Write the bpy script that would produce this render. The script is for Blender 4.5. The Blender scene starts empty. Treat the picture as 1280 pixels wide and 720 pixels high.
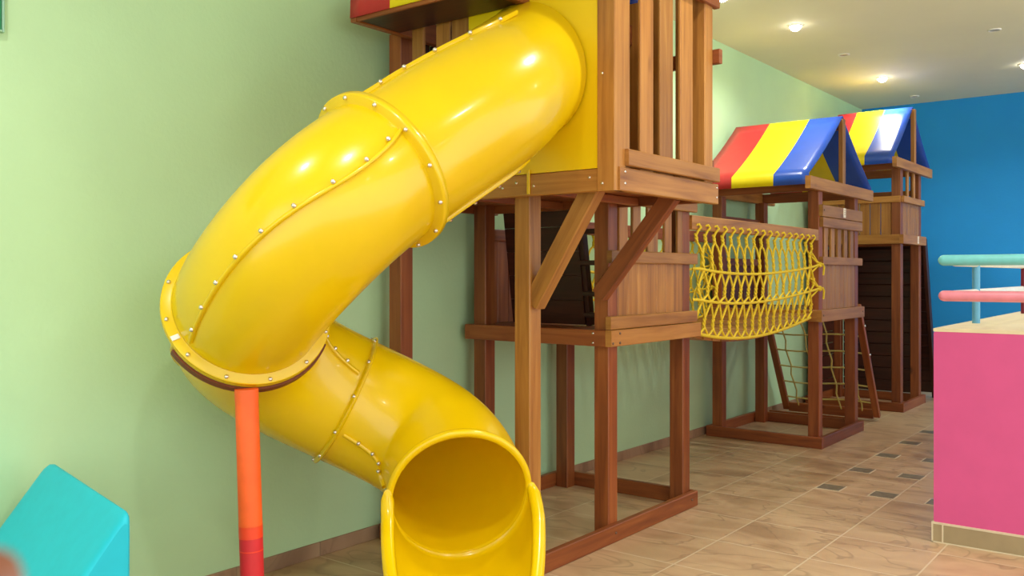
import bpy, math, random
from mathutils import Vector, Matrix, Quaternion
random.seed(7)
V = Vector
PI = math.pi
scene = bpy.context.scene
COL = scene.collection

# ------------------------------------------------------------------ materials
def lin(c):
    c = c / 255.0
    return c / 12.92 if c <= 0.04045 else ((c + 0.055) / 1.055) ** 2.4
def rgb(r, g, b): return (lin(r), lin(g), lin(b), 1.0)

def new_mat(name):
    m = bpy.data.materials.new(name); m.use_nodes = True
    nt = m.node_tree
    return m, nt, nt.nodes['Principled BSDF']
def node(nt, kind, **kw):
    n = nt.nodes.new(kind)
    for k, v in kw.items():
        if k in n.inputs: n.inputs[k].default_value = v
        else: setattr(n, k, v)
    return n
def link(nt, a, ao, b, bi): nt.links.new(a.outputs[ao], b.inputs[bi])
def ramp(nt, stops):
    r = nt.nodes.new('ShaderNodeValToRGB'); e = r.color_ramp.elements
    while len(e) < len(stops): e.new(0.5)
    for i, (p, c) in enumerate(stops): e[i].position = p; e[i].color = c
    return r
def mathn(nt, op, a=None, b=None):
    n = nt.nodes.new('ShaderNodeMath'); n.operation = op
    for i, v in enumerate((a, b)):
        if v is None: continue
        if isinstance(v, (int, float)): n.inputs[i].default_value = v
        else: nt.links.new(v, n.inputs[i])
    return n.outputs[0]

def plain(name, col, rough=0.5, metal=0.0, var=0.06, scale=20.0, bump=0.0, spec=0.5, coat=0.0):
    m, nt, p = new_mat(name)
    tc = node(nt, 'ShaderNodeTexCoord')
    n = node(nt, 'ShaderNodeTexNoise', Scale=scale, Detail=4.0)
    link(nt, tc, 'Object', n, 'Vector')
    lo = tuple(max(0, x * (1 - var)) for x in col[:3]) + (1,)
    hi = tuple(min(1, x * (1 + var)) for x in col[:3]) + (1,)
    r = ramp(nt, [(0.3, lo), (0.7, hi)])
    link(nt, n, 'Fac', r, 'Fac'); link(nt, r, 'Color', p, 'Base Color')
    p.inputs['Roughness'].default_value = rough; p.inputs['Metallic'].default_value = metal
    p.inputs['Specular IOR Level'].default_value = spec
    p.inputs['Coat Weight'].default_value = coat; p.inputs['Coat Roughness'].default_value = 0.08
    if bump:
        b = node(nt, 'ShaderNodeBump', Strength=bump, Distance=0.01)
        n2 = node(nt, 'ShaderNodeTexNoise', Scale=scale * 2.5, Detail=3.0)
        link(nt, tc, 'Object', n2, 'Vector')
        link(nt, n2, 'Fac', b, 'Height'); link(nt, b, 'Normal', p, 'Normal')
    return m

def wood(name, dark, mid, light, rough=0.42):
    m, nt, p = new_mat(name)
    uv = node(nt, 'ShaderNodeUVMap', uv_map='UVMap')
    mp = node(nt, 'ShaderNodeMapping'); mp.inputs['Scale'].default_value = (1.6, 26.0, 1.0)
    link(nt, uv, 'UV', mp, 'Vector')
    n = node(nt, 'ShaderNodeTexNoise', Scale=1.0, Detail=5.0, Roughness=0.6, Distortion=0.6)
    link(nt, mp, 'Vector', n, 'Vector')
    mp2 = node(nt, 'ShaderNodeMapping'); mp2.inputs['Scale'].default_value = (1.3, 5.0, 1.0)
    link(nt, uv, 'UV', mp2, 'Vector')
    n2 = node(nt, 'ShaderNodeTexNoise', Scale=1.0, Detail=2.0)
    link(nt, mp2, 'Vector', n2, 'Vector')
    s = mathn(nt, 'ADD', mathn(nt, 'MULTIPLY', n.outputs['Fac'], 0.6), mathn(nt, 'MULTIPLY', n2.outputs['Fac'], 0.4))
    r = ramp(nt, [(0.30, dark), (0.5, mid), (0.70, light)])
    nt.links.new(s, r.inputs['Fac'])
    # knots
    mp3 = node(nt, 'ShaderNodeMapping'); mp3.inputs['Scale'].default_value = (2.6, 6.0, 1.0)
    link(nt, uv, 'UV', mp3, 'Vector')
    v = node(nt, 'ShaderNodeTexVoronoi', Scale=1.0); link(nt, mp3, 'Vector', v, 'Vector')
    k = ramp(nt, [(0.05, (1, 1, 1, 1)), (0.16, (0, 0, 0, 1))]); link(nt, v, 'Distance', k, 'Fac')
    sep = node(nt, 'ShaderNodeSeparateColor'); link(nt, v, 'Color', sep, 'Color')
    gate = mathn(nt, 'GREATER_THAN', sep.outputs['Red'], 0.80)
    kf = mathn(nt, 'MULTIPLY', mathn(nt, 'MULTIPLY', k.outputs['Color'], gate), 0.75)
    mx = node(nt, 'ShaderNodeMix', data_type='RGBA'); nt.links.new(kf, mx.inputs[0])
    link(nt, r, 'Color', mx, 6); mx.inputs[7].default_value = tuple(x * 0.45 for x in dark[:3]) + (1,)
    oi = node(nt, 'ShaderNodeObjectInfo')
    hs = node(nt, 'ShaderNodeHueSaturation'); link(nt, mx, 2, hs, 'Color')
    nt.links.new(mathn(nt, 'ADD', mathn(nt, 'MULTIPLY', oi.outputs['Random'], 0.34), 0.82), hs.inputs['Value'])
    link(nt, hs, 'Color', p, 'Base Color')
    p.inputs['Roughness'].default_value = rough
    b = node(nt, 'ShaderNodeBump', Strength=0.12, Distance=0.004)
    link(nt, n, 'Fac', b, 'Height'); link(nt, b, 'Normal', p, 'Normal')
    return m

M = {}
M['wood'] = wood('stained pine', rgb(124, 74, 30), rgb(168, 112, 50), rgb(192, 138, 68))
M['shaded_wood'] = wood('shaded stained pine', rgb(102, 48, 20), rgb(140, 74, 34), rgb(166, 98, 48))  # same pine, redder and darker: weaker light put into the colour
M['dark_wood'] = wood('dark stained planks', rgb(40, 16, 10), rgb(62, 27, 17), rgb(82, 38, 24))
M['yellow_plastic'] = plain('yellow slide plastic', rgb(240, 202, 4), rough=0.24, var=0.03, scale=5, bump=0.06, spec=0.5, coat=0.3)
M['yellow_panel'] = plain('yellow panel sheet', rgb(236, 200, 8), rough=0.35, var=0.02, scale=4)
M['yellow_rope'] = plain('yellow rope', rgb(232, 200, 40), rough=0.75, var=0.18, scale=160, bump=0.3)
M['pale_rope'] = plain('weathered yellow rope', rgb(206, 190, 110), rough=0.8, var=0.15, scale=160, bump=0.3)
M['steel'] = plain('zinc bolt', rgb(225, 215, 205), rough=0.25, metal=0.9, var=0.05)
M['dark_bolt'] = plain('dark bolt', rgb(120, 100, 85), rough=0.4, metal=0.7)
M['brown_metal'] = plain('brown painted steel', rgb(112, 52, 20), rough=0.5)
M['orange_foam'] = plain('orange pole padding', rgb(246, 98, 34), rough=0.5, bump=0.04)
M['red_foam'] = plain('red pole padding', rgb(212, 40, 48), rough=0.5, bump=0.04)
M['orange_tape'] = plain('orange tape', rgb(240, 70, 34), rough=0.4)
M['canopy_red'] = plain('red vinyl', rgb(188, 40, 46), rough=0.3, scale=8, bump=0.05)
M['canopy_yellow'] = plain('yellow vinyl', rgb(240, 214, 16), rough=0.3, scale=8, bump=0.05)
M['canopy_blue'] = plain('blue vinyl', rgb(40, 82, 180), rough=0.25, scale=8, bump=0.05)
M['skin'] = plain('skin', rgb(150, 94, 64), rough=0.5, var=0.05, scale=60)  # tone darkened in place of shade from phone and body
M['nail'] = plain('fingernail', rgb(150, 98, 76), rough=0.3)
M['teal_foam'] = plain('teal foam vinyl', rgb(6, 184, 206), rough=0.55, var=0.03, bump=0.03)
M['pink_paint'] = plain('pink paint', rgb(214, 82, 142), rough=0.6, var=0.04, scale=6, bump=0.05)
M['cream_top'] = plain('cream top', rgb(226, 210, 172), rough=0.5, var=0.05, scale=9)
M['teal_pad'] = plain('teal rail padding', rgb(120, 208, 210), rough=0.35)
M['pink_pad'] = plain('pink rail padding', rgb(236, 142, 160), rough=0.35)
M['white_pad'] = plain('white rail padding', rgb(238, 236, 230), rough=0.35)
M['blue_pad'] = plain('light blue post padding', rgb(96, 168, 208), rough=0.4)
M['maroon_pad'] = plain('maroon post padding', rgb(120, 30, 52), rough=0.4)
M['white_plastic'] = plain('white plastic', rgb(235, 232, 225), rough=0.4)
M['sticker'] = plain('white sticker', rgb(236, 222, 200), rough=0.5)
M['sticker_ink'] = plain('sticker ink', rgb(190, 130, 90), rough=0.6)
M['grey_lens'] = plain('unlit lamp lens', rgb(150, 145, 130), rough=0.3)
M['green_board'] = plain('green board', rgb(28, 122, 74), rough=0.5, var=0.12, scale=60)
M['pale_frame'] = plain('pale green metal frame', rgb(150, 190, 165), rough=0.35, metal=0.3)

nt = M['yellow_plastic'].node_tree; p_ = nt.nodes['Principled BSDF']; out_ = nt.nodes['Material Output']
tl = node(nt, 'ShaderNodeBsdfTranslucent'); tl.inputs['Color'].default_value = rgb(252, 205, 8)
mxs = nt.nodes.new('ShaderNodeMixShader'); mxs.inputs[0].default_value = 0.12
link(nt, p_, 'BSDF', mxs, 1); link(nt, tl, 'BSDF', mxs, 2); link(nt, mxs, 'Shader', out_, 'Surface')
def wall_paint(name, c, var=0.05, bump=0.35):
    m, nt, p = new_mat(name)
    g = node(nt, 'ShaderNodeNewGeometry')
    n = node(nt, 'ShaderNodeTexNoise', Scale=1.4, Detail=5.0); link(nt, g, 'Position', n, 'Vector')
    r = ramp(nt, [(0.3, tuple(x * (1 - var) for x in c[:3]) + (1,)), (0.7, tuple(x * (1 + var) for x in c[:3]) + (1,))])
    link(nt, n, 'Fac', r, 'Fac'); link(nt, r, 'Color', p, 'Base Color')
    p.inputs['Roughness'].default_value = 0.75
    n2 = node(nt, 'ShaderNodeTexNoise', Scale=45.0, Detail=3.0); link(nt, g, 'Position', n2, 'Vector')
    b = node(nt, 'ShaderNodeBump', Strength=bump, Distance=0.004)
    link(nt, n2, 'Fac', b, 'Height'); link(nt, b, 'Normal', p, 'Normal')
    return m
M['green_wall'] = wall_paint('mint wall paint', rgb(186, 221, 174))
M['blue_wall'] = wall_paint('blue wall paint', rgb(22, 146, 222))
M['ceiling'] = wall_paint('ceiling paint', rgb(226, 222, 196), 0.03, 0.15)

def tile_mat(name, skirting=False):
    m, nt, p = new_mat(name)
    g = node(nt, 'ShaderNodeNewGeometry')
    sx = node(nt, 'ShaderNodeSeparateXYZ'); link(nt, g, 'Position', sx, 'Vector')
    x, y = sx.outputs['X'], sx.outputs['Y']
    # every tile gets its own offset for the marbling
    T = 0.485
    ix = mathn(nt, 'FLOOR', mathn(nt, 'DIVIDE', mathn(nt, 'SUBTRACT', x, 1.455 - 20 * T), T))
    iy = mathn(nt, 'FLOOR', mathn(nt, 'DIVIDE', mathn(nt, 'SUBTRACT', y, 4.385 - 20 * T), T))
    cb = node(nt, 'ShaderNodeCombineXYZ'); nt.links.new(ix, cb.inputs[0]); nt.links.new(iy, cb.inputs[1])
    wn = node(nt, 'ShaderNodeTexWhiteNoise', noise_dimensions='3D'); link(nt, cb, 'Vector', wn, 'Vector')
    sc = node(nt, 'ShaderNodeVectorMath', operation='SCALE'); link(nt, wn, 'Color', sc, 0); sc.inputs['Scale'].default_value = 9.0
    ad = node(nt, 'ShaderNodeVectorMath', operation='ADD'); link(nt, g, 'Position', ad, 0); link(nt, sc, 0, ad, 1)
    mp = node(nt, 'ShaderNodeMapping'); mp.inputs['Rotation'].default_value = (0, 0, -0.55); mp.inputs['Scale'].default_value = (1.0, 2.0, 1.0)
    link(nt, ad, 0, mp, 'Vector')
    n = node(nt, 'ShaderNodeTexNoise', Scale=1.5, Detail=3.0, Roughness=0.45, Distortion=0.9); link(nt, mp, 'Vector', n, 'Vector')
    if skirting:
        r = ramp(nt, [(0.3, rgb(128, 98, 74)), (0.5, rgb(158, 126, 98)), (0.7, rgb(176, 146, 116))])
    else:
        r = ramp(nt, [(0.30, rgb(166, 134, 100)), (0.43, rgb(190, 158, 122)), (0.55, rgb(200, 170, 132)), (0.70, rgb(180, 148, 112))])
    link(nt, n, 'Fac', r, 'Fac')
    # thin darker veins
    w = node(nt, 'ShaderNodeTexNoise', Scale=1.3, Detail=2.0, Distortion=1.6); link(nt, mp, 'Vector', w, 'Vector')
    vr = ramp(nt, [(0.47, (0, 0, 0, 1)), (0.5, (0.42, 0.42, 0.42, 1)), (0.512, (0, 0, 0, 1))]); link(nt, w, 'Fac', vr, 'Fac')
    mv = node(nt, 'ShaderNodeMix', data_type='RGBA'); link(nt, vr, 'Color', mv, 0); link(nt, r, 'Color', mv, 6); mv.inputs[7].default_value = rgb(124, 98, 74)
    # grout
    def dline(v, off, period, half):
        f = mathn(nt, 'FRACT', mathn(nt, 'DIVIDE', mathn(nt, 'SUBTRACT', v, off - 60 * period), period))
        d = mathn(nt, 'ABSOLUTE', mathn(nt, 'SUBTRACT', f, 0.5))
        return mathn(nt, 'GREATER_THAN', d, 0.5 - half / period)
    gx = dline(x, 1.455, T, 0.004); gy = dline(y, 4.385, T, 0.004)
    grout = mathn(nt, 'MAXIMUM', gx, gy) if not skirting else gy
    mg = node(nt, 'ShaderNodeMix', data_type='RGBA'); nt.links.new(grout, mg.inputs[0]); link(nt, mv, 2, mg, 6)
    mg.inputs[7].default_value = rgb(212, 194, 162) if not skirting else rgb(140, 112, 88)
    link(nt, mg, 2, p, 'Base Color')
    p.inputs['Roughness'].default_value = 0.35 if not skirting else 0.5
    b = node(nt, 'ShaderNodeBump', Strength=0.3, Distance=0.002); b.invert = True
    nt.links.new(grout, b.inputs['Height']); link(nt, b, 'Normal', p, 'Normal')
    return m
M['tile'] = tile_mat('beige marbled floor tile')
M['skirting'] = tile_mat('brown skirting tile', True)
M['inset'] = plain('grey brown mosaic inset', rgb(128, 120, 100), rough=0.3, var=0.2, scale=30)
M['grey_tile'] = plain('grey beige skirting tile', rgb(160, 142, 108), rough=0.4, var=0.14, scale=5)
M['grout'] = plain('pale grout', rgb(214, 200, 170), rough=0.7)
def emit(name, col, s):
    m, nt, p = new_mat(name)
    p.inputs['Base Color'].default_value = col; p.inputs['Emission Color'].default_value = col
    p.inputs['Emission Strength'].default_value = s
    return m
M['lamp_glow'] = emit('lit lamp lens', (1, 0.95, 0.84, 1), 30.0)

# ------------------------------------------------------------------ mesh builder
ORIG = {}
class MB:
    def __init__(s): s.v = []; s.f = []; s.uv = []; s.mi = []; s.sm = []
    def face(s, idx, uvs, mi=0, smooth=False):
        s.f.append(idx); s.uv.append(uvs); s.mi.append(mi); s.sm.append(smooth)
    def bar(s, p0, p1, w, h, up=(0, 0, 1), c=0.004, mi=0):
        """chamfered timber from p0 to p1; w across, h along 'up'"""
        p0, p1 = V(p0), V(p1); d = (p1 - p0); L = d.length; d.normalize()
        up = V(up)
        if abs(up.dot(d)) > 0.98: up = V((0, 1, 0))
        sd = d.cross(up).normalized(); u = sd.cross(d).normalized()
        a, b = w / 2, h / 2; c = min(c, a * 0.4, b * 0.4)
        prof = [(-a + c, -b), (a - c, -b), (a, -b + c), (a, b - c), (a - c, b), (-a + c, b), (-a, b - c), (-a, -b + c)]
        o = len(s.v); ou, ov = random.random() * 50, random.random() * 50
        for k, e in ((0, p0), (1, p1)):
            for x, y in prof: s.v.append(e + sd * x + u * y)
        per = 0.0
        for i in range(8):
            j = (i + 1) % 8
            l = math.dist(prof[i], prof[j])
            s.face((o + i, o + 8 + i, o + 8 + j, o + j)[::-1], [(ou, ov + per), (ou + L, ov + per), (ou + L, ov + per + l), (ou, ov + per + l)][::-1], mi)
            per += l
        e = [(ou + x * .3, ov + y) for x, y in prof]
        s.face(tuple(o + i for i in range(8))[::-1], e[::-1], mi); s.face(tuple(o + 8 + i for i in range(8)), e, mi)
        return s
    def box(s, lo, hi, c=0.004, mi=0):
        """axis aligned timber, grain along its longest side"""
        lo, hi = V(lo), V(hi); d = hi - lo; m = (lo + hi) / 2
        k = max(range(3), key=lambda i: d[i])
        p0, p1 = m.copy(), m.copy(); p0[k] = lo[k]; p1[k] = hi[k]
        if k == 2: return s.bar(p0, p1, d[0], d[1], (0, 1, 0), c, mi)
        return s.bar(p0, p1, d[1 if k == 0 else 0], d[2], (0, 0, 1), c, mi)
    def tube(s, pts, r, n=8, closed=False, mi=0, cap=True):
        pts = [V(p) for p in pts]; N = len(pts); o = len(s.v)
        rs = r if isinstance(r, (list, tuple)) else [r] * N
        ref = None; run = 0
        for i, p in enumerate(pts):
            t = (pts[min(i + 1, N - 1)] - pts[max(i - 1, 0)])
            t = t.normalized() if t.length > 1e-9 else V((0, 0, 1))
            if ref is None:
                ref = t.cross(V((0.13, 0.31, 0.94)))
                if ref.length < .1: ref = t.cross(V((1, 0, 0)))
            ref = (ref - t * ref.dot(t)).normalized(); b = t.cross(ref)
            for k in range(n):
                a = 2 * PI * k / n
                s.v.append(p + (ref * math.cos(a) + b * math.sin(a)) * rs[i])
        for i in range(N - 1):
            for k in range(n):
                k2 = (k + 1) % n
                s.face((o + i * n + k, o + i * n + k2, o + (i + 1) * n + k2, o + (i + 1) * n + k),
                       [(i * .05, k / n), (i * .05, (k + 1) / n), (i * .05 + .05, (k + 1) / n), (i * .05 + .05, k / n)], mi, True)
        if cap:
            q = len(s.v); s.v += [s.v[o + k] for k in range(n)] + [s.v[o + (N - 1) * n + k] for k in range(n)]
            s.face(tuple(q + k for k in range(n))[::-1], [(0, 0)] * n, mi); s.face(tuple(q + n + k for k in range(n)), [(0, 0)] * n, mi)
        return s
    def grid(s, rows, closed_u=False, mi=0, smooth=True, flip=False):
        """rows of points -> quads; mi may be a function of (row, column)"""
        o = len(s.v); n = len(rows[0])
        for r in rows:
            for p in r: s.v.append(V(p))
        for i in range(len(rows) - 1):
            for k in range(n if closed_u else n - 1):
                k2 = (k + 1) % n
                q = (o + i * n + k, o + i * n + k2, o + (i + 1) * n + k2, o + (i + 1) * n + k)
                if flip: q = q[::-1]
                s.face(q, [(i * .1, k * .1), (i * .1, k * .1 + .1), (i * .1 + .1, k * .1 + .1), (i * .1 + .1, k * .1)], mi(i, k) if callable(mi) else mi, smooth)
        return s
    def build(s, name, mats, parent=None, orig=None):
        if not isinstance(mats, (list, tuple)): mats = [mats]
        if parent is not None: orig = ORIG[parent.name]
        orig = V(orig or (0, 0, 0))
        me = bpy.data.meshes.new(name)
        me.from_pydata([tuple(p - orig) for p in s.v], [], s.f)
        uv = me.uv_layers.new(name='UVMap'); k = 0
        for fi, u in enumerate(s.uv):
            for c in u: uv.data[k].uv = c; k += 1
        me.polygons.foreach_set('material_index', s.mi); me.polygons.foreach_set('use_smooth', s.sm)
        for m in mats: me.materials.append(M[m])
        me.update()
        o = bpy.data.objects.new(name, me); COL.objects.link(o)
        if parent is not None: o.parent = parent
        else: o.location = orig
        ORIG[o.name] = orig
        return o
def tag(o, label, cat, group=None, kind=None):
    o['label'] = label; o['category'] = cat
    if group: o['group'] = group
    if kind: o['kind'] = kind
    return o
def thing(name, loc, label, cat, group=None):
    o = bpy.data.objects.new(name, None); COL.objects.link(o); o.location = loc; o.empty_display_size = 0.1
    ORIG[o.name] = V(loc)
    return tag(o, label, cat, group)
def part_box(name, lo, hi, mat, parent, c=0.004): return MB().box(lo, hi, c).build(name, mat, parent)
def structure(name, mb, mats):
    o = mb.build(name, mats); o['kind'] = 'structure'; return o

_bolt = {}
def bolt_mesh(mat, r, h):
    key = (mat, r, h)
    if key not in _bolt:
        b = MB(); n = 8; rows = []
        for rr, z in ((r, 0), (r, h * .55), (r * .7, h), (r * .05, h * 1.08)):
            rows.append([(rr * math.cos(2 * PI * k / n), rr * math.sin(2 * PI * k / n), z) for k in range(n)])
        b.grid(rows, True)
        me = bpy.data.meshes.new('bolt'); me.from_pydata([tuple(p) for p in b.v], [], b.f)
        me.materials.append(M[mat]); me.polygons.foreach_set('use_smooth', [True] * len(b.f)); _bolt[key] = me
    return _bolt[key]
def bolt(parent, pos, nrm, mat='steel', r=0.008, h=0.008):
    o = bpy.data.objects.new('bolt', bolt_mesh(mat, r, h)); COL.objects.link(o); o.parent = parent
    o.location = V(pos) - ORIG[parent.name]
    o.rotation_mode = 'QUATERNION'; o.rotation_quaternion = V((0, 0, 1)).rotation_difference(V(nrm).normalized())
    return o

# ------------------------------------------------------------------ room shell
X1, Y0, Y1, H = 7.5, -3.5, 11.75, 3.5
structure('floor', MB().box((-0.15, Y0, -0.1), (X1, Y1 + .15, 0.0), 0), 'tile')
structure('ceiling', MB().box((-0.15, Y0, H), (X1, Y1 + .15, H + 0.12), 0), 'ceiling')
structure('wall_left', MB().box((-0.15, Y0, 0), (0, Y1 + .15, H), 0), 'green_wall')
structure('wall_back', MB().box((0, Y1, 0), (X1, Y1 + .15, H), 0), 'blue_wall')
structure('baseboard_left', MB().box((0, Y0, 0), (0.012, Y1, 0.07), 0.002), 'skirting')
structure('baseboard_back', MB().box((0.012, Y1 - .012, 0), (X1, Y1, 0.07), 0.002), 'skirting')
# mosaic insets between the floor tiles, beside the pink platform
mi_, gi_ = MB(), MB()
for i in range(3):
    for j in range(5):
        x0, y0 = 1.462 + .334 * i, 5.868 + .653 * j
        gi_.box((x0 - .009, y0 - .009, 0), (x0 + .153, y0 + .153, .0012), 0.0001)
        mi_.box((x0, y0, 0.0012), (x0 + .144, y0 + .144, .0022), 0.0001)
structure('trim_1', mi_, 'inset'); structure('trim_2', gi_, 'grout')

# ------------------------------------------------------------------ ceiling lamps
def lamp(x, y, lit, label, group):
    t = thing('ceiling_light', (x, y, H), label, 'ceiling light', group)
    n = 24
    def ring(r, z): return [(x + r * math.cos(2 * PI * k / n), y + r * math.sin(2 * PI * k / n), z) for k in range(n)]
    R = .062 if lit else .055
    MB().grid([ring(R * .74, H - .002), ring(R * .76, H - .012), ring(R * .98, H - .008), ring(R, H - .0005)], True, flip=True).build('trim_ring', 'white_plastic', t)
    dome = .042 if lit else .003  # bulge imitates the round glare of a lit lamp
    MB().grid([ring(max(.0005, R * .76 * math.sin(a * PI / 16)), H - .006 - dome * math.cos(a * PI / 16)) for a in range(9)], True, flip=True).build('lens', 'lamp_glow' if lit else 'grey_lens', t)
    if lit:
        l = bpy.data.lights.new('lamp_light', 'SPOT'); l.energy = LAMP_W; l.spot_size = math.radians(150); l.spot_blend = 0.9
        l.shadow_soft_size = 0.06; l.color = (1.0, 0.975, 0.93)
        o = bpy.data.objects.new('lamp_light', l); COL.objects.link(o); o.parent = t; o.location = (0, 0, -.06)
LAMP_W = 60
lamp(.74, 7.44, True, 'lit round downlight in ceiling right above the middle tower', None)
lamp(.74, 9.98, True, 'lit star-bright round downlight in ceiling nearest above the far tower roof', None)
lamp(.60, 6.30, True, 'lit round downlight at top picture edge beside the near tower', None)
lamp(2.047, 10.21, True, 'lit round downlight at right picture edge by the blue wall', None)
lamp(.742, 8.70, False, 'small unlit round ceiling fitting between two lit downlights near green wall', None)
lamp(2.04, 8.61, False, 'small unlit round ceiling fitting alone in the upper right ceiling', None)
lamp(.753, 11.24, False, 'small unlit round ceiling fitting above the far tower, nearest blue wall', None)
for x, y in [(2.2, 3.6), (2.2, 1.2), (3.9, 5.0), (3.9, 2.4), (3.9, 0.0), (3.6, 7.6), (3.35, 10.2), (4.7, 10.2), (5.6, 1.2), (5.6, 4.2), (0.9, 0.6)]:  # unseen lamps added to light the room; far pair brightens the blue wall
    lamp(x, y, True, 'unseen lit round downlight added to the ceiling for more light', 'added unseen downlights')

# ------------------------------------------------------------------ spiral tube slide
CP = [V(p) for p in [(1.045, 3.2792, 2.3388), (1.2776, 2.781, 2.1027), (1.0775, 2.4532, 1.8541), (1.1117, 2.0743, 1.6544), (0.7632, 1.995, 1.3405),
      (0.3453, 2.1839, 1.133), (0.4279, 2.6163, 0.8826), (0.8382, 2.9424, 0.6591), (1.1544, 2.6791, 0.5181)]]
def spline(P, m):
    Q = [2 * P[0] - P[1]] + P + [2 * P[-1] - P[-2]]; out = []
    for i in range(1, len(Q) - 2):
        a, b, c, d = Q[i - 1:i + 3]
        for k in range(m):
            t = k / m
            out.append((a * (1 - t) ** 3 + b * (3 * t ** 3 - 6 * t * t + 4) + c * (-3 * t ** 3 + 3 * t * t + 3 * t + 1) + d * t ** 3) / 6)
    out.append(Q[-2]); return out
SP = spline(CP, 40); NS = len(SP) - 1
def sp(s):
    x = max(0, min(1, s)) * NS; i = min(int(x), NS - 1); f = x - i
    return SP[i].lerp(SP[i + 1], f)
def frame(s):
    t = (sp(s + .012) - sp(s - .012)).normalized()
    u = t.cross(V((0, 0, 1))).normalized(); w = u.cross(t).normalized()
    return sp(s), t, u, w
def on(s, phi, r, dt=0.0):
    p, t, u, w = frame(s); a = math.radians(phi)
    return p + (u * math.cos(a) + w * math.sin(a)) * r + t * dt
RO, RI = 0.28, 0.268
slide = thing('tube_slide', (1.0, 2.4, 0), 'big yellow spiral tube slide coming out of the near wooden tower', 'slide')
NA = 64
def ring(s, r, dt=0.0): return [on(s, 360 * k / NA, r, dt) for k in range(NA)]
S1, S2, S3 = .2957, .5467, .7665
def section(s0, s1, fl0, fl1, seams, n, start_flush=False, h0=.036, h1=.036, w0=.012, w1=.012):
    m = MB()
    ss = [s0 + (s1 - s0) * i / n for i in range(n + 1)]
    if start_flush:
        # the first ring lies flat against the yellow panel
        def first(r):
            p, t, u, w = frame(0)
            out = []
            for k in range(NA):
                a = 2 * PI * k / NA; q = p + (u * math.cos(a) + w * math.sin(a)) * r
                out.append(q + t * ((3.262 - q.y) / t.y))
            return out
        keep = [s for s in ss if s > .10]
        flare = [[q.lerp(first(r)[k], 0.0) for k, q in enumerate(first(r))] for r in (RO + .005, )]
        mid = [a.lerp(b, .12) for a, b in zip(first(RO), ring(keep[0], RO))]
        rows = [flare[0], mid] + [ring(s, RO) for s in keep] + [ring(s, RI) for s in reversed(keep)] + [first(RI)]
    else:
        rows = [ring(s, RO) for s in ss] + [ring(s, RI) for s in reversed(ss)]
    m.grid(rows + [rows[0]], True, flip=True)
    for s, sign in ((s0, 1), (s1, -1)):
        if (s == s0 and not fl0) or (s == s1 and not fl1): continue
        h, wd = (h0, w0) if s == s0 else (h1, w1)
        R = RO + h
        rows = [ring(s, RO - .004, sign * (wd + .010)), ring(s, RO + .004, sign * (wd + .004)), ring(s, R - .003, sign * wd), ring(s, R, sign * (wd - .003)), ring(s, R, sign * .0005), ring(s, RI, sign * .0005)]
        m.grid(rows, True, flip=(sign < 0))
    for f0, f1, a, b in seams:
        rows = []
        k = max(8, int((b - a) * 90))
        for i in range(k + 1):
            q = i / k; s = a + (b - a) * q; phi = f0 + (f1 - f0) * q
            dphi = math.degrees(.007 / RO)
            rows.append([on(s, phi - dphi, RO - .005), on(s, phi - dphi, RO + .011), on(s, phi, RO + .013), on(s, phi + dphi, RO + .011), on(s, phi + dphi, RO - .005)])
        m.grid(rows, False)
    return m.build('tube_section', 'yellow_plastic', slide)
secA = section(0, S1, False, True, [(95, 97, .05, S1 - .012), (-107, -107, .12, S1 - .012)], 26, True, h1=.026, w1=.006)
secB = section(S1, S2, True, True, [(148, 212, S1 + .01, S2 - .012), (-32, 32, S1 + .01, S2 - .012)], 34, h0=.034, w0=.03)
secC = section(S2, S3, True, True, [(22, 28, S2 + .01, S3 - .01), (202, 208, S2 + .01, S3 - .01)], 30, h1=.02, w1=.005)
# exit section with the rolled lip
secD = section(S3, 1.0, True, False, [(-21, -12, S3 + .01, .94), (159, 168, S3 + .01, .94)], 30, h0=.02, w0=.005)
lip = MB(); rows = []
for k in range(9):
    a = PI * (k / 8) - PI / 2
    rows.append(ring(1.0, RO + .003 + .011 * math.cos(a), -.014 + .017 * math.sin(a)))
rows = [ring(1.0, RO - .002, -.04)] + rows + [ring(1.0, RI, .003), ring(1.0, RI, -.01)]
lip.grid(rows, True, flip=True); lip.build('exit_lip', 'yellow_plastic', slide)
# bolts, each under its own section
def seam_bolts(sec, f0, f1, a, b, n, side=1):
    for i in range(n):
        q = (i + .5) / n; s = a + (b - a) * q; phi = f0 + (f1 - f0) * q
        p, t, u, w = frame(s); ar = math.radians(phi)
        tang = (-u * math.sin(ar) + w * math.cos(ar)) * side
        bolt(sec, on(s, phi, RO + .009) + tang * .006, tang * .5 + (u * math.cos(ar) + w * math.sin(ar)) * .5, r=.0085, h=.011)
def ring_bolts(sec, s, sign, n, off=0, rr=.022, wd=.012):
    p, t, u, w = frame(s)
    for i in range(n):
        phi = off + 360 * i / n
        bolt(sec, on(s, phi, RO + rr, sign * (wd - .002)), t * sign, r=.0085, h=.011)
seam_bolts(secA, 95, 97, .07, S1 - .02, 5, 1); seam_bolts(secA, -107, -107, .13, S1 - .02, 4)
seam_bolts(secB, 148, 212, S1 + .015, S2 - .015, 9, -1)
ring_bolts(secB, S1, 1, 13, 12, .022, .031); ring_bolts(secB, S2, -1, 12, 8)
ring_bolts(secC, S3, -1, 11, 10, .011, .005); seam_bolts(secC, 22, 28, S2 + .05, S3 - .02, 5)
seam_bolts(secD, -21, -12, S3 + .02, .91, 4)
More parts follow.
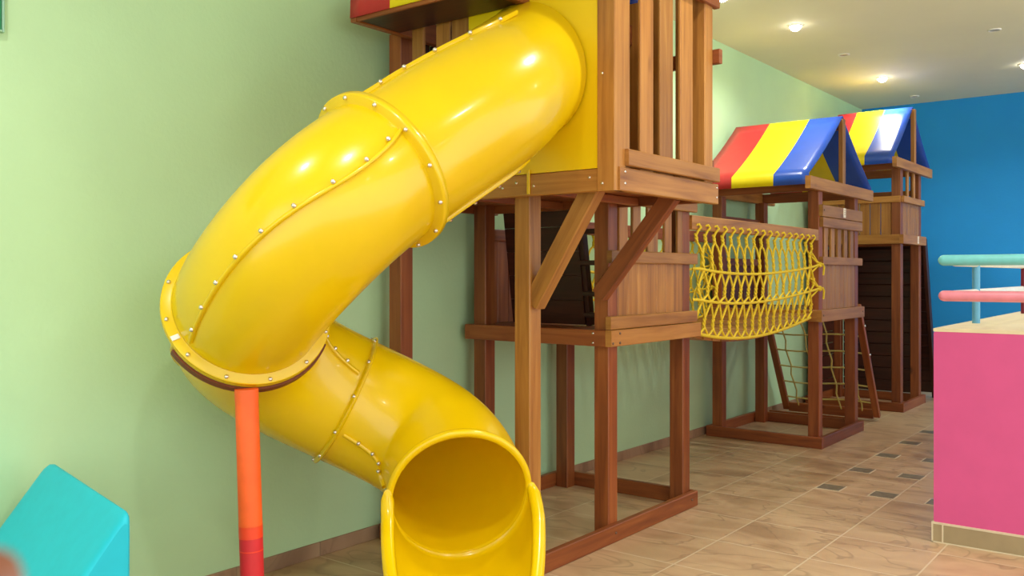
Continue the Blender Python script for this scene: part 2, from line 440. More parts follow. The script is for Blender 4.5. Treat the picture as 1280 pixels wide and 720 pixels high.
# open chute at the end
p, t, u, w = frame(1.0)
ch_path = []
pos, d = p.copy(), t.copy()
ang = math.asin(-d.z); step = .04; head = math.atan2(d.y, d.x)
for i in range(21):
    hd = V((math.cos(head), math.sin(head), 0))
    ch_path.append((pos.copy(), hd * math.cos(ang) - V((0, 0, 1)) * math.sin(ang)))
    ang = max(0.0, ang - .021); head = max(math.radians(-48), head - .05)
    pos = pos + ch_path[-1][1] * step
rows = []
for i, (c, dd) in enumerate(ch_path):
    uu = dd.cross(V((0, 0, 1))).normalized(); ww = uu.cross(dd)
    ro = RO + .006; ri = RI
    # the side walls start with a rounded top at mid height and sink towards the end
    th0 = -.10 + .05 * min(1.0, i / 1.5) + .062 * max(0, i - 1)
    th0 = min(th0, .78)
    a0, a1 = PI + th0, 2 * PI - th0
    def at(r, a): return c + uu * (r * math.cos(a)) + ww * (r * math.sin(a))
    inner = [at(ri, a0 + (a1 - a0) * k / 28) for k in range(29)]
    outer = [at(ro, a1 + (a0 - a1) * k / 28) for k in range(29)]
    def rail(a, sgn):
        # rolled edge: from the inside over the top to the outside
        e = uu * math.cos(a) + ww * math.sin(a); tn = (ww * math.cos(a) - uu * math.sin(a)) * sgn
        k0 = .6 if i == 0 else 1.0
        return [c + e * (ri + .022 - .026 * k0 * math.cos(PI * k / 8)) + tn * (.020 * math.sin(PI * k / 8) + .002) for k in range(9)]
    rows.append(rail(a0, -1)[::-1] + inner + rail(a1, 1) + outer)
ch = MB(); ch.grid(rows, True, flip=False)
n = len(rows[0])
ch.face(tuple(range(n)), [(0, 0)] * n, 0); ch.face(tuple(range((len(rows) - 1) * n, len(rows) * n))[::-1], [(0, 0)] * n, 0)
ch.build('exit_chute', 'yellow_plastic', slide)
p2, t2_, u2, w2 = frame(S2)
q2 = on(S2, 203, RO + .020, -.016); e2 = (on(S2, 203, 1) - p2).normalized()
MB().bar(q2 - e2 * .016, q2 + e2 * .014, .019, .005, t2_, .001).build('white_plate', 'white_plastic', slide)  # small white plate on the joint rim
part_box('mounting_tab', (1.045, 3.262, 1.765), (1.060, 3.2695, 1.875), 'yellow_plastic', slide, .001)

# pole that carries the slide
tp = V((.742, 1.975, .985)); yaw = math.radians(37.9)
ft = tp + V((math.cos(yaw) * .03, math.sin(yaw) * .03, 0)); ft.z = 0
pole = thing('support_pole', ft, 'padded orange and red pole holding up the lower bend of the yellow slide', 'pole')
def along(z): return ft.lerp(tp, z / tp.z)
MB().tube([along(.02), along(.04), along(.455)], [.040, .042, .042], 24).build('red_pad', 'red_foam', pole)
MB().tube([along(.455), along(.462), along(.94), along(.944)], [.0422, .0422, .0415, .0415], 24).build('orange_pad', 'orange_foam', pole)
for z0, z1, m_ in ((.448, .492, 'orange_tape'), (.400, .404, 'orange_tape'), (.490, .495, 'orange_foam')):
    MB().tube([along(z0), along(z1)], [.0427, .0427], 24).build('tape_band', m_, pole)
MB().tube([along(.944), along(.985)], [.0425, .0425], 24).build('end_cap', 'orange_foam', pole)
MB().tube([along(0), along(.022)], [.06, .06], 24).build('foot_plate', 'brown_metal', pole)
rows = []
for k in range(25):
    # brown saddle hugging the flange from below
    p2, t2, u2, w2 = frame(S2)
    dn = V((0, 0, -1)); dn = (dn - t2 * dn.dot(t2)).normalized(); sd = t2.cross(dn)
    a = math.radians(-62 + 124 * k / 24); e = dn * math.cos(a) + sd * math.sin(a)
    rows.append([p2 + e * (RO + r) + t2 * dt for r, dt in ((.035, .017), (.044, .017), (.044, .046), (.035, .046))])
sdl = MB(); sdl.grid([r + [r[0]] for r in rows], False, smooth=False); sdl.build('saddle', 'brown_metal', pole)

# ------------------------------------------------------------------ canopy roofs
def canopy(parent, xs, yf, yr, yb, zbot, zeave, zr, sag=.025):
    m = MB(); n = 8; th = .006
    xx = []
    for i in range(3):
        for k in range(4): xx.append((xs[i] + (xs[i + 1] - xs[i]) * k / 4))
    xx.append(xs[3])
    prof = [(yf - .004, zbot), (yf, zeave)]
    for k in range(1, n + 1):
        q = k / n; prof.append((yf + (yr - yf) * q, zeave + (zr - zeave) * q - sag * 4 * q * (1 - q)))
    for k in range(1, n + 1):
        q = k / n; prof.append((yr + (yb - yr) * q, zr + (zeave - zr) * q - sag * 4 * q * (1 - q)))
    prof.append((yb + .004, zbot))
    cy = yr
    inner = []
    for i, (y, z) in enumerate(prof):
        a = V(prof[max(i - 1, 0)]); b = V(prof[min(i + 1, len(prof) - 1)]); d = (b - a).normalized()
        inner.append((y + d.y * th, z - d.x * th))
    loop = prof + inner[::-1]
    rows = [[(x, y, z) for y, z in loop] for x in xx]
    m.grid(rows, True, mi=lambda i, k: min(2, i // 4), smooth=True, flip=True)
    L = len(loop); P = len(prof)
    for base, fl, mm in ((0, False, 0), ((len(xx) - 1) * L, True, 2)):
        for k in range(P - 1):
            q = (base + k, base + k + 1, base + L - 2 - k, base + L - 1 - k)
            m.face(q if not fl else q[::-1], [(0, 0)] * 4, mm)
    return m.build('canopy', ['canopy_red', 'canopy_yellow', 'canopy_blue'], parent)

W, SW, DW = 'wood', 'shaded_wood', 'dark_wood'
# ------------------------------------------------------------------ near tower
t1 = thing('play_tower', (.55, 4.1, 0), 'nearest wooden play tower with yellow panel and slatted bay carrying the slide', 'play tower', 'wooden towers')
def post(parent, xc, yc, z0, z1, mat=SW): return part_box('post', (xc - .045, yc - .045, z0), (xc + .045, yc + .045, z1), mat, parent)
for yc, zt in ((3.375, 2.66), (4.065, 2.66), (4.905, 1.80)):
    post(t1, .967, yc, .0, zt, W if yc < 3.5 else SW)
    post(t1, .13, yc, .0, zt)
# base timbers on the floor
part_box('base_beam', (1.013, 3.30, 0), (1.051, 4.978, .09), SW, t1)
part_box('base_beam', (.047, 3.30, 0), (.084, 4.978, .09), SW, t1)
part_box('base_beam', (.085, 4.951, 0), (1.012, 4.989, .09), SW, t1)
part_box('base_beam', (.085, 3.292, 0), (1.012, 3.329, .09), SW, t1)
# lower deck
part_box('deck_beam', (1.013, 3.985, 1.022), (1.051, 5.02, 1.108), W, t1)
part_box('deck_beam', (.047, 3.985, 1.022), (.084, 5.02, 1.108), SW, t1)
part_box('deck_beam', (.085, 3.982, 1.022), (1.012, 4.019, 1.108), SW, t1)
part_box('deck_beam', (.085, 4.951, 1.022), (1.012, 4.989, 1.108), SW, t1)
dk = MB()
for k in range(8): dk.box((.09, 4.025 + k * .115, 1.075), (1.008, 4.13 + k * .115, 1.105))
dk.build('deck', SW, t1)
# fence of the lower deck
part_box('fence_rail', (1.013, 3.99, 1.111), (1.045, 4.985, 1.180), W, t1)
part_box('fence_rail', (1.013, 4.0, 1.460), (1.045, 4.99, 1.526), W, t1)
part_box('fence_rail', (1.013, 4.0, 1.775), (1.045, 4.985, 1.845), W, t1)
fp = MB()
for k in range(7): fp.box((.992, 4.115 + k * .106, 1.11), (1.012, 4.217 + k * .106, 1.50))
fp.build('fence_panel', W, t1)
for y0, y1 in ((4.13, 4.22), (4.275, 4.36), (4.44, 4.555), (4.64, 4.72), (4.80, 4.855)):
    part_box('slat', (.992, y0, 1.50), (1.012, y1, 1.84), W, t1)
fp = MB()
for k in range(7): fp.box((.086, 4.115 + k * .106, 1.11), (.106, 4.217 + k * .106, 1.62))
fp.build('fence_panel', SW, t1)
part_box('fence_rail', (.107, 4.11, 1.60), (.128, 4.86, 1.67), SW, t1)
# inclined climbing wall and rungs up to the upper deck
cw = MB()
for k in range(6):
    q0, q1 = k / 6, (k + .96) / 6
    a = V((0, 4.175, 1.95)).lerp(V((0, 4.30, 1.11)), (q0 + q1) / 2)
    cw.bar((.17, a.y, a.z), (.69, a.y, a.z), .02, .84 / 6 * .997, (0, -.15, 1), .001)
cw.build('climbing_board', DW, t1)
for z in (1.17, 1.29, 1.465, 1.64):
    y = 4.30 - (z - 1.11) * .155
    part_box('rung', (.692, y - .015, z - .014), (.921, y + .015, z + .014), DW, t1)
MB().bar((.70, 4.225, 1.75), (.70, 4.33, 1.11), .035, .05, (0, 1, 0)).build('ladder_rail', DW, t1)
# upper deck and the bay that stands out over the floor
part_box('deck_beam', (.047, 3.270, 1.757), (1.424, 3.308, 1.856), W, t1)
part_box('deck_beam', (1.483, 3.29, 1.757), (1.521, 4.255, 1.860), W, t1)
part_box('deck_beam', (.085, 4.112, 1.757), (1.482, 4.15, 1.856), SW, t1)
part_box('deck_beam', (.047, 3.310, 1.757), (.084, 4.25, 1.856), SW, t1)
part_box('joist', (1.10, 3.31, 1.76), (1.14, 4.11, 1.80), SW, t1)
part_box('joist', (.62, 3.31, 1.76), (.66, 4.11, 1.80), SW, t1)
dk = MB()
for k in range(7): dk.box((.09, 3.312 + k * .114, 1.802), (1.48, 3.42 + k * .114, 1.828))
dk.build('deck', SW, t1)
cp = post(t1, 1.467, 3.311, 1.757, 2.95, W)
cp.data.transform(Matrix.Translation((0, -.004, 0)))
post(t1, 1.467, 4.165, 1.862, 2.95, W)
part_box('bay_rail', (1.497, 3.345, 1.868), (1.532, 4.25, 1.940), W, t1)
part_box('bay_rail', (1.497, 3.345, 2.752), (1.532, 4.25, 2.86), SW, t1)
for y0, y1 in ((3.365, 3.415), (3.505, 3.625), (3.688, 3.815), (3.888, 4.020)):
    part_box('slat', (1.482, y0, 1.862), (1.496, y1, 2.90), W, t1)
# back side of the bay
part_box('bay_rail', (1.0, 4.212, 2.468), (1.545, 4.25, 2.540), SW, t1)
part_box('bay_rail', (1.0, 4.212, 1.90), (1.50, 4.25, 1.98), SW, t1)
for x0 in (1.03, 1.15, 1.31): part_box('slat', (x0, 4.19, 1.862), (x0 + .085, 4.211, 2.85), W, t1)
# front: yellow panel, slats and top beam
yp = MB(); yp.box((.686, 3.272, 1.858), (1.422, 3.290, 2.95), .003)
yp.build('panel', 'yellow_panel', t1)
for x0, x1 in ((.292, .372), (.458, .552), (.562, .682)):
    part_box('slat', (x0, 3.290, 1.858), (x1, 3.310, 2.68), W, t1)
part_box('top_beam', (.180, 3.290 - .022, 2.66), (.684, 3.289, 2.76), SW, t1)
part_box('top_beam', (.180, 4.112, 2.66), (1.05, 4.15, 2.76), SW, t1)
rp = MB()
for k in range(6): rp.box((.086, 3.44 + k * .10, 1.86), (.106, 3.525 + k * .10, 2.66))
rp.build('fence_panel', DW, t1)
# roof of the near tower
for x in (.196, 1.014): part_box('gable_beam', (x, 2.965, 2.625), (x + .04, 4.47, 2.735), SW, t1)
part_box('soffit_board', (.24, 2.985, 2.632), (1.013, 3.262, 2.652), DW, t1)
part_box('eave_board', (.238, 2.967, 2.627), (1.012, 2.984, 2.665), SW, t1)
part_box('ridge_beam', (.20, 3.70, 3.20), (1.05, 3.74, 3.29), SW, t1)
for x in (.217, 1.033): part_box('king_post', (x - .03, 3.69, 2.745), (x + .03, 3.75, 3.20), SW, t1)
canopy(t1, (.20, .474, .755, 1.05), 2.960, 3.72, 4.480, 2.645, 2.745, 3.31)
# diagonal braces under the bay
MB().bar((1.005, 3.375, 1.262), (1.345, 3.375, 1.80), .07, .088, (-1, 0, 1)).build('brace', W, t1)
MB().bar((.982, 3.985, 1.291), (1.40, 3.985, 1.79), .055, .085, (-1, 0, 1)).build('brace', SW, t1)
# bolts on the timbers
for pz in [(.90, 3.27, 1.80), (1.08, 3.27, 1.80), (1.38, 3.27, 1.82), (1.45, 3.262, 1.79), (1.45, 3.262, 2.26), (.98, 3.27, 1.82)]:
    bolt(t1, pz, (0, -1, 0), r=.007, h=.005)
for pz in [(1.521, 3.33, 1.84), (1.521, 3.33, 1.79), (1.521, 4.235, 1.84), (1.521, 4.235, 1.79), (1.532, 4.225, 2.80), (1.051, 4.07, 1.09), (1.051, 4.07, 1.04), (1.051, 4.03, .05), (1.051, 4.90, .05), (1.051, 4.00, 1.04)]:
    bolt(t1, pz, (1, 0, 0), 'dark_bolt' if pz[2] < 1.2 else 'steel', r=.007, h=.005)
for pz in [(.94, 3.982, 1.09), (.94, 3.982, 1.04), (.967, 4.02, 1.31)]:
    bolt(t1, pz, (0, -1, 0), r=.007, h=.005)

# ------------------------------------------------------------------ far towers
def far_tower(y0, y1, zd, ze, zr, xs, label, slats):
    t = thing('play_tower', (.55, (y0 + y1) / 2, 0), label, 'play tower', 'wooden towers')
    ya, yb = y0 + .085, y1 - .085                     # post centres
    for x in (.13, .967):
        for y in (ya, yb): post(t, x, y, 0, ze)
    part_box('base_beam', (.047, y0, 0), (1.051, y0 + .038, .09), SW, t)
    part_box('base_beam', (.047, y1 - .038, 0), (1.051, y1, .09), SW, t)
    part_box('base_beam', (1.013, y0 + .04, 0), (1.051, y1 - .04, .09), SW, t)
    part_box('base_beam', (.047, y0 + .04, 0), (.084, y1 - .04, .09), SW, t)
    for z0 in (zd - .095,):
        part_box('deck_beam', (.047, y0, z0), (1.012, y0 + .038, zd), W, t)
        part_box('deck_beam', (.047, y1 - .038, z0), (1.012, y1, zd), SW, t)
        part_box('deck_beam', (1.013, y0 - .01, z0), (1.053, y1 + .01, zd), W, t)
        part_box('deck_beam', (.047, y0 + .04, z0), (.084, y1 - .04, zd), SW, t)
    dk = MB(); n = int((y1 - y0 - .08) / .12)
    for k in range(n): dk.box((.09, y0 + .045 + k * .12, zd - .035), (1.008, y0 + .155 + k * .12, zd - .005))
    dk.build('deck', SW, t)
    zc = zd + .365 if slats else zd + .33
    def fence_x(x0, x1, rail0, rail1, mat):
        p = MB(); n = max(1, round((yb - ya - .09) / .1)); wd = (yb - ya - .09) / n
        for k in range(n): p.box((x0, ya + .046 + k * wd, zd + .002), (x1, ya + .046 + (k + .95) * wd, zc + .02))
        p.build('fence_panel', mat, t)
        part_box('fence_rail', (rail0, y0 + .05, zc), (rail1, y1 - .02, zc + .065), mat, t)
    fence_x(.990, 1.012, 1.013, 1.045, W); fence_x(.086, .106, .107, .135, SW)
    if slats:
        sp_ = yb - ya - .09
        for k in range(5):
            part_box('slat', (.990, ya + .05 + sp_ * (k + .25) / 5, zc + .02), (1.012, ya + .05 + sp_ * (k + .75) / 5, zd + .72), W, t)
        part_box('fence_rail', (1.013, y0 + .05, zd + .67), (1.045, y1 - .02, zd + .75), W, t)
        part_box('fence_rail', (1.013, y0 + .04, zd + .755), (1.045, y1 - .02, zd + .85), W, t)
        part_box('fence_rail', (.107, y0 + .05, zd + .70), (.135, y1 - .02, zd + .80), SW, t)
    else:
        p = MB()
        for k in range(7): p.box((.18 + k * .106, y0 + .05, zd + .002), (.18 + k * .106 + .1, y0 + .072, zc + .02))
        p.build('fence_panel', W, t)
        part_box('fence_rail', (.09, y0 + .02, zc), (1.012, y0 + .049, zc + .065), W, t)
        part_box('fence_rail', (.09, y1 - .06, zc + .12), (1.0, y1 - .04, zc + .18), SW, t)
        part_box('slat', (.990, ya + .22, zc + .065), (1.012, ya + .28, ze), W, t)
        part_box('slat', (.990, yb - .26, zc + .065), (1.012, yb - .2, ze), W, t)
        part_box('slat', (.46, y0 + .05, zc + .065), (.56, y0 + .07, ze), W, t)
    ym = (y0 + y1) / 2; yf, ybk = y0 - .27, y1 + .27
    for x in (.08, 1.013): part_box('gable_beam', (x, yf, ze - .005), (x + .042, ybk, ze + .095), W, t)
    part_box('top_beam', (.125, ya - .08, ze + .0), (1.012, ya - .045, ze + .09), SW, t)
    part_box('top_beam', (.125, yb + .045, ze + .0), (1.012, yb + .08, ze + .09), SW, t)
    part_box('ridge_beam', (.09, ym - .02, zr - .12), (1.03, ym + .02, zr - .03), SW, t)
    for x in (.101, 1.034): part_box('king_post', (x - .02, ym - .035, ze + .095), (x + .02, ym + .035, zr - .03), W, t)
    canopy(t, xs, yf + .005, ym, ybk - .005, ze + .03, ze + .12, zr)
    return t, ya, yb
t2, ya2, yb2 = far_tower(7.18, 8.28, 1.113, 2.075, 2.745, (.08, .40, .755, 1.04), 'middle wooden play tower with striped roof at the rope bridge end', True)
t3, ya3, yb3 = far_tower(9.60, 10.50, 1.808, 2.475, 3.165, (.25, .46, .745, 1.03), 'farthest wooden play tower by blue wall with tall dark base', False)
def sticker(t, x, y, z, s):
    b = MB().box((x, y - .025 * s, z - .032 * s), (x + .0015, y + .025 * s, z + .032 * s), .0003).build('sticker', 'sticker', t)
    k = MB()
    for dz in (.018, .004, -.01): k.box((x + .0015, y - .004 * s, z + (dz - .004) * s), (x + .002, y + .009 * s, z + (dz + .004) * s), .0001)
    k.build('print', 'sticker_ink', b)
sticker(t2, 1.045, 7.76, 1.922, 1.25); sticker(t3, 1.053, 10.17, 1.765, 1.2)
# screws of the middle tower
for pz in [(1.045, 7.25, 1.92), (1.053, 7.21, 1.07), (1.053, 8.24, 1.07)]: bolt(t2, pz, (1, 0, 0), 'dark_bolt', .008, .005)
# leaning net ladder at the back of the middle tower
ftY = 8.90
def lr(x, q): return V((x, 8.30, 1.10)).lerp(V((x, ftY, .045)), q)
for x in (.11, .99): MB().bar(lr(x, -.02), lr(x, 1.0), .06, .045, (0, 1, .5)).build('ladder_rail', SW, t2)
part_box('ladder_foot', (.14, ftY - .03, .02), (.96, ftY + .005, .11), SW, t2)
part_box('ladder_foot', (.14, 8.36, .0), (.96, 8.395, .09), SW, t2)
rn = MB()
for k in range(4):
    x = .14 + .82 * (k + .5) / 4
    rn.tube([lr(x + .012 * math.sin(i * 2.1 + k), i / 12 * .97) for i in range(13)], .008, 6)
for k in range(6):
    q = .10 + k * .155
    rn.tube([lr(.135 + .83 * i / 8, q + .012 * math.sin(i * PI / 4)) for i in range(9)], .008, 6)
rn.build('rope_net', 'pale_rope', t2)
for q in (.16, .42): bolt(t2, lr(1.022, q), (1, 0, 0), 'steel', .014, .01)
# dark climbing walls of the far tower: one leaning behind, one closing the wall side
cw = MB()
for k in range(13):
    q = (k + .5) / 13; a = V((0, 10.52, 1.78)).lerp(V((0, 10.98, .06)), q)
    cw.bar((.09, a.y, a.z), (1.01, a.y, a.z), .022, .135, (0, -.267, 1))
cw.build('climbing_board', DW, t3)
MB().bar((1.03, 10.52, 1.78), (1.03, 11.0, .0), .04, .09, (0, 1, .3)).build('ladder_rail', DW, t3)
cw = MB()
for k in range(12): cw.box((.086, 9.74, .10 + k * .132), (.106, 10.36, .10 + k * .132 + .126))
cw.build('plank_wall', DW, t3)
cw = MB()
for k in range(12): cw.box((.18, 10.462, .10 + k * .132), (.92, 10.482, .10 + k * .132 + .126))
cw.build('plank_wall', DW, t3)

# ------------------------------------------------------------------ rope bridge
br = thing('rope_bridge', (.55, 6.1, 1.0), 'sagging bridge with yellow rope net sides between near and middle towers', 'rope bridge')
yA, yB = 5.03, 7.10
part_box('handrail_beam', (.985, 4.955, 1.672), (1.025, 7.178, 1.760), W, br)
part_box('handrail_beam', (.10, 4.955, 1.672), (.14, 7.178, 1.760), SW, br)
def zdeck(y):
    q = (y - 4.99) / (7.17 - 4.99); return 1.06 + .03 * q - .095 * 4 * q * (1 - q) * (1.15 - .35 * q)
n = 17
for k in range(n):
    y = 5.03 + (7.13 - 5.03) * k / (n - 1); z = zdeck(y); dz = zdeck(y + .01) - zdeck(y - .01)
    MB().bar((.16, y, z - .02), (.965, y, z - .02), .112, .03, V((0, -dz / .02, 1))).build('plank', W, br)
def rope_net(x, end_x, name):
    m = MB(); r = .0075; N = 17
    ys = [yA + (yB - .06 - yA) * (i / (N - 1)) for i in range(N)]
    def l1(y): q = (y - yA) / (yB - yA); return 1.435 - .05 * 4 * q * (1 - q) * (1.1 - .4 * q) + .03 * q
    def l2(y): q = (y - yA) / (yB - yA); return 1.245 - .055 * 4 * q * (1 - q) * (1.2 - .5 * q) + .035 * q
    def lb(y): return zdeck(y) - .012
    bulge = .035 if x > .5 else -.03
    def X(z): return x + bulge * math.sin(max(0, min(1, (1.69 - z) / .6)) * PI) * .8
    def P(y, z, dx=0): return V((X(z) + dx, y + random.uniform(-.003, .003), z))
    sx = 1 if x > .5 else -1
    def twist(y, z0, z1):
        a, b = [], []
        for k in range(7):
            q = k / 6; an = q * 2.2 * PI
            z = z0 + (z1 - z0) * q
            a.append(V((X(z) + .0055 * math.cos(an), y + .0065 * math.sin(an), z))); b.append(V((X(z) - .0055 * math.cos(an), y - .0065 * math.sin(an), z)))
        m.tube(a, r, 6); m.tube(b, r, 6)
    half = (ys[1] - ys[0]) / 2
    for i, y in enumerate(ys):
        # hook over the beam
        m.tube([V((x + .012 * sx, y - .012, 1.70)), V((x + .03 * sx, y, 1.706)), V((x + .036 * sx, y + .012, 1.69)), V((x + .02 * sx, y + .006, 1.668)), V((X(1.64), y, 1.64))], .0085, 6)
        top = l1(y)
        za, zb, zc = 1.65, 1.60, top + .10
        twist(y, za, zb)
        for sgn in (-1, 1):
            yy = y + sgn * half
            if yy < yA - .001 or yy > ys[-1] + .001: continue
            m.tube([P(y, zb), P(y + sgn * half * .55, zb - .028), V((X(zc), yy, zc))], r, 6)
    for i in range(N - 1):
        y = ys[i] + half; zc = l1(y) + .10
        twist(y, zc, l1(y) + .005)
    for lev0, lev1 in ((l1, l2), (l2, lb)):
        for i in range(N - 1):
            y = ys[i] + half
            h = lev0(y) - lev1(y)
            for sgn in (-1, 1):
                yy = y + sgn * half
                zt, zm = lev0(y), lev0(yy) - h * .5
                m.tube([V((X(zt), y, zt)), P(y + sgn * half * .5, zt - h * .24), V((X(zm), yy, zm))], r, 6)
        for i, y in enumerate(ys):
            h = lev0(y) - lev1(y); zm = lev0(y) - h * .5
            twist(y, zm, lev0(y) - h * .78)
            for sgn in (-1, 1):
                yy = y + sgn * half
                if yy < ys[0] - .001 or yy > ys[-1] + .001: continue
                m.tube([V((X(zm), y, lev0(y) - h * .78)), V((X(lev1(yy)), yy, lev1(yy)))], r, 6)
    # lengthwise ropes, tied to the posts at both ends
    for lev, kz in ((l1, 1.478), (l2, 1.287)):
        pts = [V((x, yA - .03, lev(yA)))] + [V((X(lev(y)) + .006 * sx, y, lev(y))) for y in [yA + (yB - .1 - yA) * k / 20 for k in range(21)]]
        pts += [V((end_x, 7.165, kz))]
        m.tube(pts, .0095, 7)
        for e, zz in ((.0, .16), (.5, .10)):       # slack strands gathered to the knot
            m.tube([V((X(kz), 7.0, kz + zz - .02)), V((x, 7.07, kz + zz * .6)), V((end_x, 7.165, kz))], r, 6)
        m.tube([V((X(1.2), 6.95, kz - .13)), V((x, 7.05, kz - .07)), V((end_x, 7.165, kz))], r, 6)
        kn = [V((end_x + .012 * math.cos(a * 2.1), 7.165 + .018 * math.sin(a * 1.3), kz + .016 * math.sin(a * 1.9))) for a in [i * .5 for i in range(24)]]
        m.tube(kn, .009, 6)
        m.tube([V((end_x, 7.165, kz)), V((end_x + .02, 7.19, kz + .005)), V((end_x + .025, 7.205, kz - .02)), V((end_x + .02, 7.20, kz - .085))], .008, 6)
    m.tube([V((X(lb(y)), y, lb(y))) for y in [yA + (ys[-1] - yA) * k / 24 for k in range(25)]], .011, 7)
    return m.build(name, 'yellow_rope', br)
rope_net(1.005, 1.035, 'rope_net'); rope_net(.12, .10, 'rope_net')

# ------------------------------------------------------------------ pink platform and its railing
px0, py0, pz = 2.357, 5.065, 1.119
pf = thing('raised_platform', (px0 + 1.3, py0 + 1.8, 0), 'pink waist-high block with cream top and stone skirting at right', 'platform')
part_box('body', (px0, py0, .105), (4.9, 8.9, pz - .018), 'pink_paint', pf, .006)
MB().box((px0 - .002, py0 - .002, pz - .018), (4.902, 8.902, pz), .004).build('top_slab', 'cream_top', pf)
sk = MB(); sk.box((px0 - .008, py0 - .008, 0), (4.908, 8.908, .1), .002); sk.build('skirting', 'grey_tile', pf)
gr = MB()
gr.box((px0 - .0095, py0 - .0095, .096), (4.91, 8.91, .106), .001)
for x in (px0 + .045, px0 + .53, px0 + 1.015, px0 + 1.5): gr.box((x - .004, py0 - .010, 0), (x + .004, py0 + .02, .096), .0005)
gr.box((px0 - .0095, py0 - .0095, 0), (px0 - .001, py0 - .001, .096), .0005); gr.box((px0 - .0095, py0 - .0095, 0), (4.91, py0 + .02, .006), .0005)
gr.build('grout_line', 'grout', pf)
rl = thing('padded_railing', (2.43, 5.7, pz), 'padded teal, pink and white safety railing standing on the pink platform', 'railing')
def capsule(p0, p1, r, name, mat, parent):
    p0, p1 = V(p0), V(p1); d = (p1 - p0).normalized(); pts, rs = [], []
    for k in range(6):
        a = PI / 2 * k / 5; pts.append(p0 - d * (r * math.cos(a)) + d * r); rs.append(max(.001, r * math.sin(a)))
    for k in range(6):
        a = PI / 2 * k / 5; pts.append(p1 + d * (r * math.sin(a)) - d * r); rs.append(max(.001, r * math.cos(a)))
    return MB().tube(pts, rs, 16).build(name, mat, parent)
capsule((2.365, 5.125, 1.474), (4.80, 5.125, 1.474), .0285, 'front_rail', 'teal_pad', rl)
capsule((2.367, 5.125, 1.287), (4.80, 5.125, 1.287), .0285, 'front_rail', 'pink_pad', rl)
capsule((2.436, 5.16, 1.466), (2.436, 8.8, 1.466), .024, 'side_rail', 'white_pad', rl)
capsule((2.436, 5.16, 1.292), (2.436, 8.8, 1.292), .024, 'side_rail', 'white_pad', rl)
MB().tube([(2.436, 5.72, pz), (2.436, 5.72, 1.46)], .021, 18).build('rail_post', 'blue_pad', rl)
MB().tube([(2.446, 7.34, pz), (2.446, 7.34, 1.46)], .021, 18).build('rail_post', 'maroon_pad', rl)
for x in (3.3, 4.7): MB().tube([(x, 5.13, pz), (x, 5.13, 1.47)], .021, 18).build('rail_post', 'blue_pad', rl)

# ------------------------------------------------------------------ teal foam wedge by the wall
rt, fw = V((math.cos(yaw), math.sin(yaw), 0)), V((-math.sin(yaw), math.cos(yaw), 0))
A, B = V((.10, 1.575, .72)), V((1.05, 1.367, .72))
ax = (B - A).normalized(); sd = V((ax.y, -ax.x, 0)).normalized()      # sd points down the slope, towards the camera
Lw = (B - A).length
fwg = thing('foam_wedge', (.55, 1.30, 0), 'teal soft foam wedge standing against the mint wall, lower left', 'foam block')
prof = [(0, 0), (0, .72), (.055, .665), (.50, .10), (.52, 0)]
def rounded(pr, r, n=5):
    out = []
    for i in range(len(pr)):
        p, a, b = V(pr[i]), V(pr[i - 1]), V(pr[(i + 1) % len(pr)])
        da, db = (a - p), (b - p); k = min(r, da.length * .45, db.length * .45)
        s, e = p + da.normalized() * k, p + db.normalized() * k
        for j in range(n + 1):
            q = j / n; out.append(s.lerp(p, q).lerp(p.lerp(e, q), q))
    return out
pr = rounded([(0, 0), (0, .735), (.50, .06), (.50, 0)], .05)
cen = V((.18, .25))
fwm = MB(); rows = []
for s_, k in ((0, .66), (.010, .80), (.028, .90), (.055, .965), (.10, 1.0), (Lw - .045, 1.0), (Lw - .022, .985), (Lw - .008, .94), (Lw, .86)):
    inset = (1 - k) * .22
    row = []
    for q in pr:
        d = (q - cen); q2 = cen + d * (1 - inset / max(.1, d.length)); q2.y = max(q2.y, 0.0)
        row.append(A * 1 + ax * s_ + sd * q2.x + V((0, 0, q2.y - A.z)))
    rows.append(row)
fwm.grid(rows, True, flip=True)
n = len(pr); fwm.face(tuple(range(n)), [(0, 0)] * n); fwm.face(tuple(range((len(rows) - 1) * n, len(rows) * n))[::-1], [(0, 0)] * n)
fwm.build('foam_body', 'teal_foam', fwg)

# ------------------------------------------------------------------ green framed board at the top left edge
gb = thing('wall_board', (0, 1.1, 2.5), 'dark green board in thin pale frame on mint wall, top left corner', 'board')
part_box('board', (.001, .62, 2.294), (.014, 1.440, 2.86), 'green_board', gb, .001)
fr = MB()
fr.box((.001, 1.441, 2.285), (.022, 1.449, 2.88), .002); fr.box((.001, .60, 2.285), (.022, .62, 2.88), .002)
fr.box((.001, .62, 2.285), (.022, 1.440, 2.293), .002); fr.box((.001, .62, 2.861), (.022, 1.440, 2.88), .002)
fr.build('frame', 'pale_frame', gb)

# ------------------------------------------------------------------ light, camera, view
w = bpy.data.worlds.new('World'); scene.world = w; w.use_nodes = True
bg = w.node_tree.nodes['Background']; bg.inputs['Color'].default_value = (0.93, 1.0, 0.98, 1); bg.inputs['Strength'].default_value = 1.8

cam = bpy.data.cameras.new('Camera'); co = bpy.data.objects.new('Camera', cam); COL.objects.link(co)
co.location = (3.5, 0, 1.4); co.rotation_euler = (PI / 2, 0, yaw)
cam.sensor_width = 36.0; cam.lens = 36.0 * 1121 / 1280; cam.shift_y = -17 / 1280
cam.clip_start = .02
scene.camera = co
cam.dof.use_dof = True; cam.dof.focus_distance = 4.2; cam.dof.aperture_fstop = cam.lens / 2.0   # a phone's 2 mm pupil

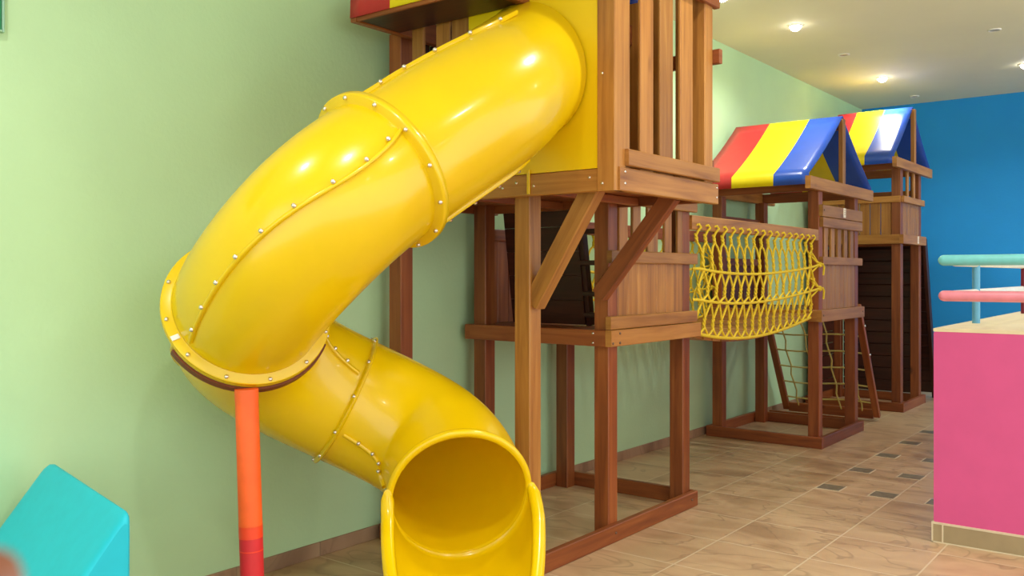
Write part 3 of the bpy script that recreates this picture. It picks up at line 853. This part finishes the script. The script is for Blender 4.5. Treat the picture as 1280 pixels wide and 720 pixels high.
# ------------------------------------------------------------------ the photographer's hand beside the lens
def L_(r, u, d): return co.location + rt * (r - .0006) + V((0, 0, u - .0034)) + fw * d
hand = [((-.150, -.150, -.010), .026), ((-.140, -.118, .005), .027), ((-.128, -.090, .022), .020)]            # wrist, palm, knuckle line
hv = list(hand); he = [(0, 1), (1, 2)]
hv.append(((-.158, -.178, -.028), .025)); he.append((0, 3))
def finger(root, pts):
    k = root
    for p in pts: hv.append(p); he.append((k, len(hv) - 1)); k = len(hv) - 1
finger(2, [((-.112, -.075, .042), .0105), ((-.092, -.057, .064), .0092), ((-.070, -.042, .076), .0088), ((-.052, -.0315, .080), .0080)])
finger(2, [((-.124, -.094, .048), .0105), ((-.110, -.082, .074), .0094), ((-.092, -.078, .086), .0086), ((-.078, -.078, .086), .0075)])
finger(1, [((-.134, -.110, .046), .0105), ((-.122, -.104, .070), .0092), ((-.106, -.102, .080), .0084), ((-.093, -.102, .078), .0073)])
finger(1, [((-.142, -.126, .038), .0095), ((-.134, -.124, .058), .0082), ((-.120, -.124, .066), .0075), ((-.110, -.124, .063), .0066)])
finger(1, [((-.120, -.110, -.006), .0135), ((-.100, -.090, -.004), .0110), ((-.082, -.070, .000), .0090)])
hme = bpy.data.meshes.new('hand'); hme.from_pydata([tuple(L_(*p) - co.location) for p, r in hv], he, [])
hme.materials.append(M['skin'])
ho = bpy.data.objects.new('hand', hme); COL.objects.link(ho); ho.location = co.location
ms = ho.modifiers.new('Skin', 'SKIN'); ms.use_smooth_shade = True
sv = hme.skin_vertices[0].data if hme.skin_vertices else None
if sv is None:
    bpy.context.view_layer.objects.active = ho
    bm_ = __import__('bmesh').new(); bm_.from_mesh(hme); bm_.verts.layers.skin.verify(); bm_.to_mesh(hme); bm_.free(); sv = hme.skin_vertices[0].data
for i, (p, r) in enumerate(hv): sv[i].radius = (r, r); sv[i].use_root = (i == 1)
ho.modifiers.new('Subdivision', 'SUBSURF').render_levels = 2
ORIG[ho.name] = co.location.copy()
tag(ho, 'blurred fingertip of the person taking the photo, bottom left corner', 'hand')
nl = MB(); c_ = L_(-.0535, -.0275, .0885); ax1 = (L_(-.052, -.0315, .080) - L_(-.070, -.042, .076)).normalized(); n_ = (fw * .85 + V((0, 0, .35)) - rt * .1).normalized(); s1 = ax1.cross(n_).normalized()
nl.grid([[c_ + ax1 * (.0055 * i / 3 * (1 - .12 * abs(j) ** 2 / 4)) + s1 * (.0016 * j) - n_ * (.0004 * j * j) for j in range(-3, 4)] for i in range(-3, 4)])
nl.build('nail', 'nail', ho)
vs = scene.view_settings
vs.view_transform = 'Standard'; vs.look = 'None'; vs.gamma = 1.0; vs.use_curve_mapping = False
vs.exposure = 0.27
scene.cycles.diffuse_bounces = 8; scene.cycles.max_bounces = 14
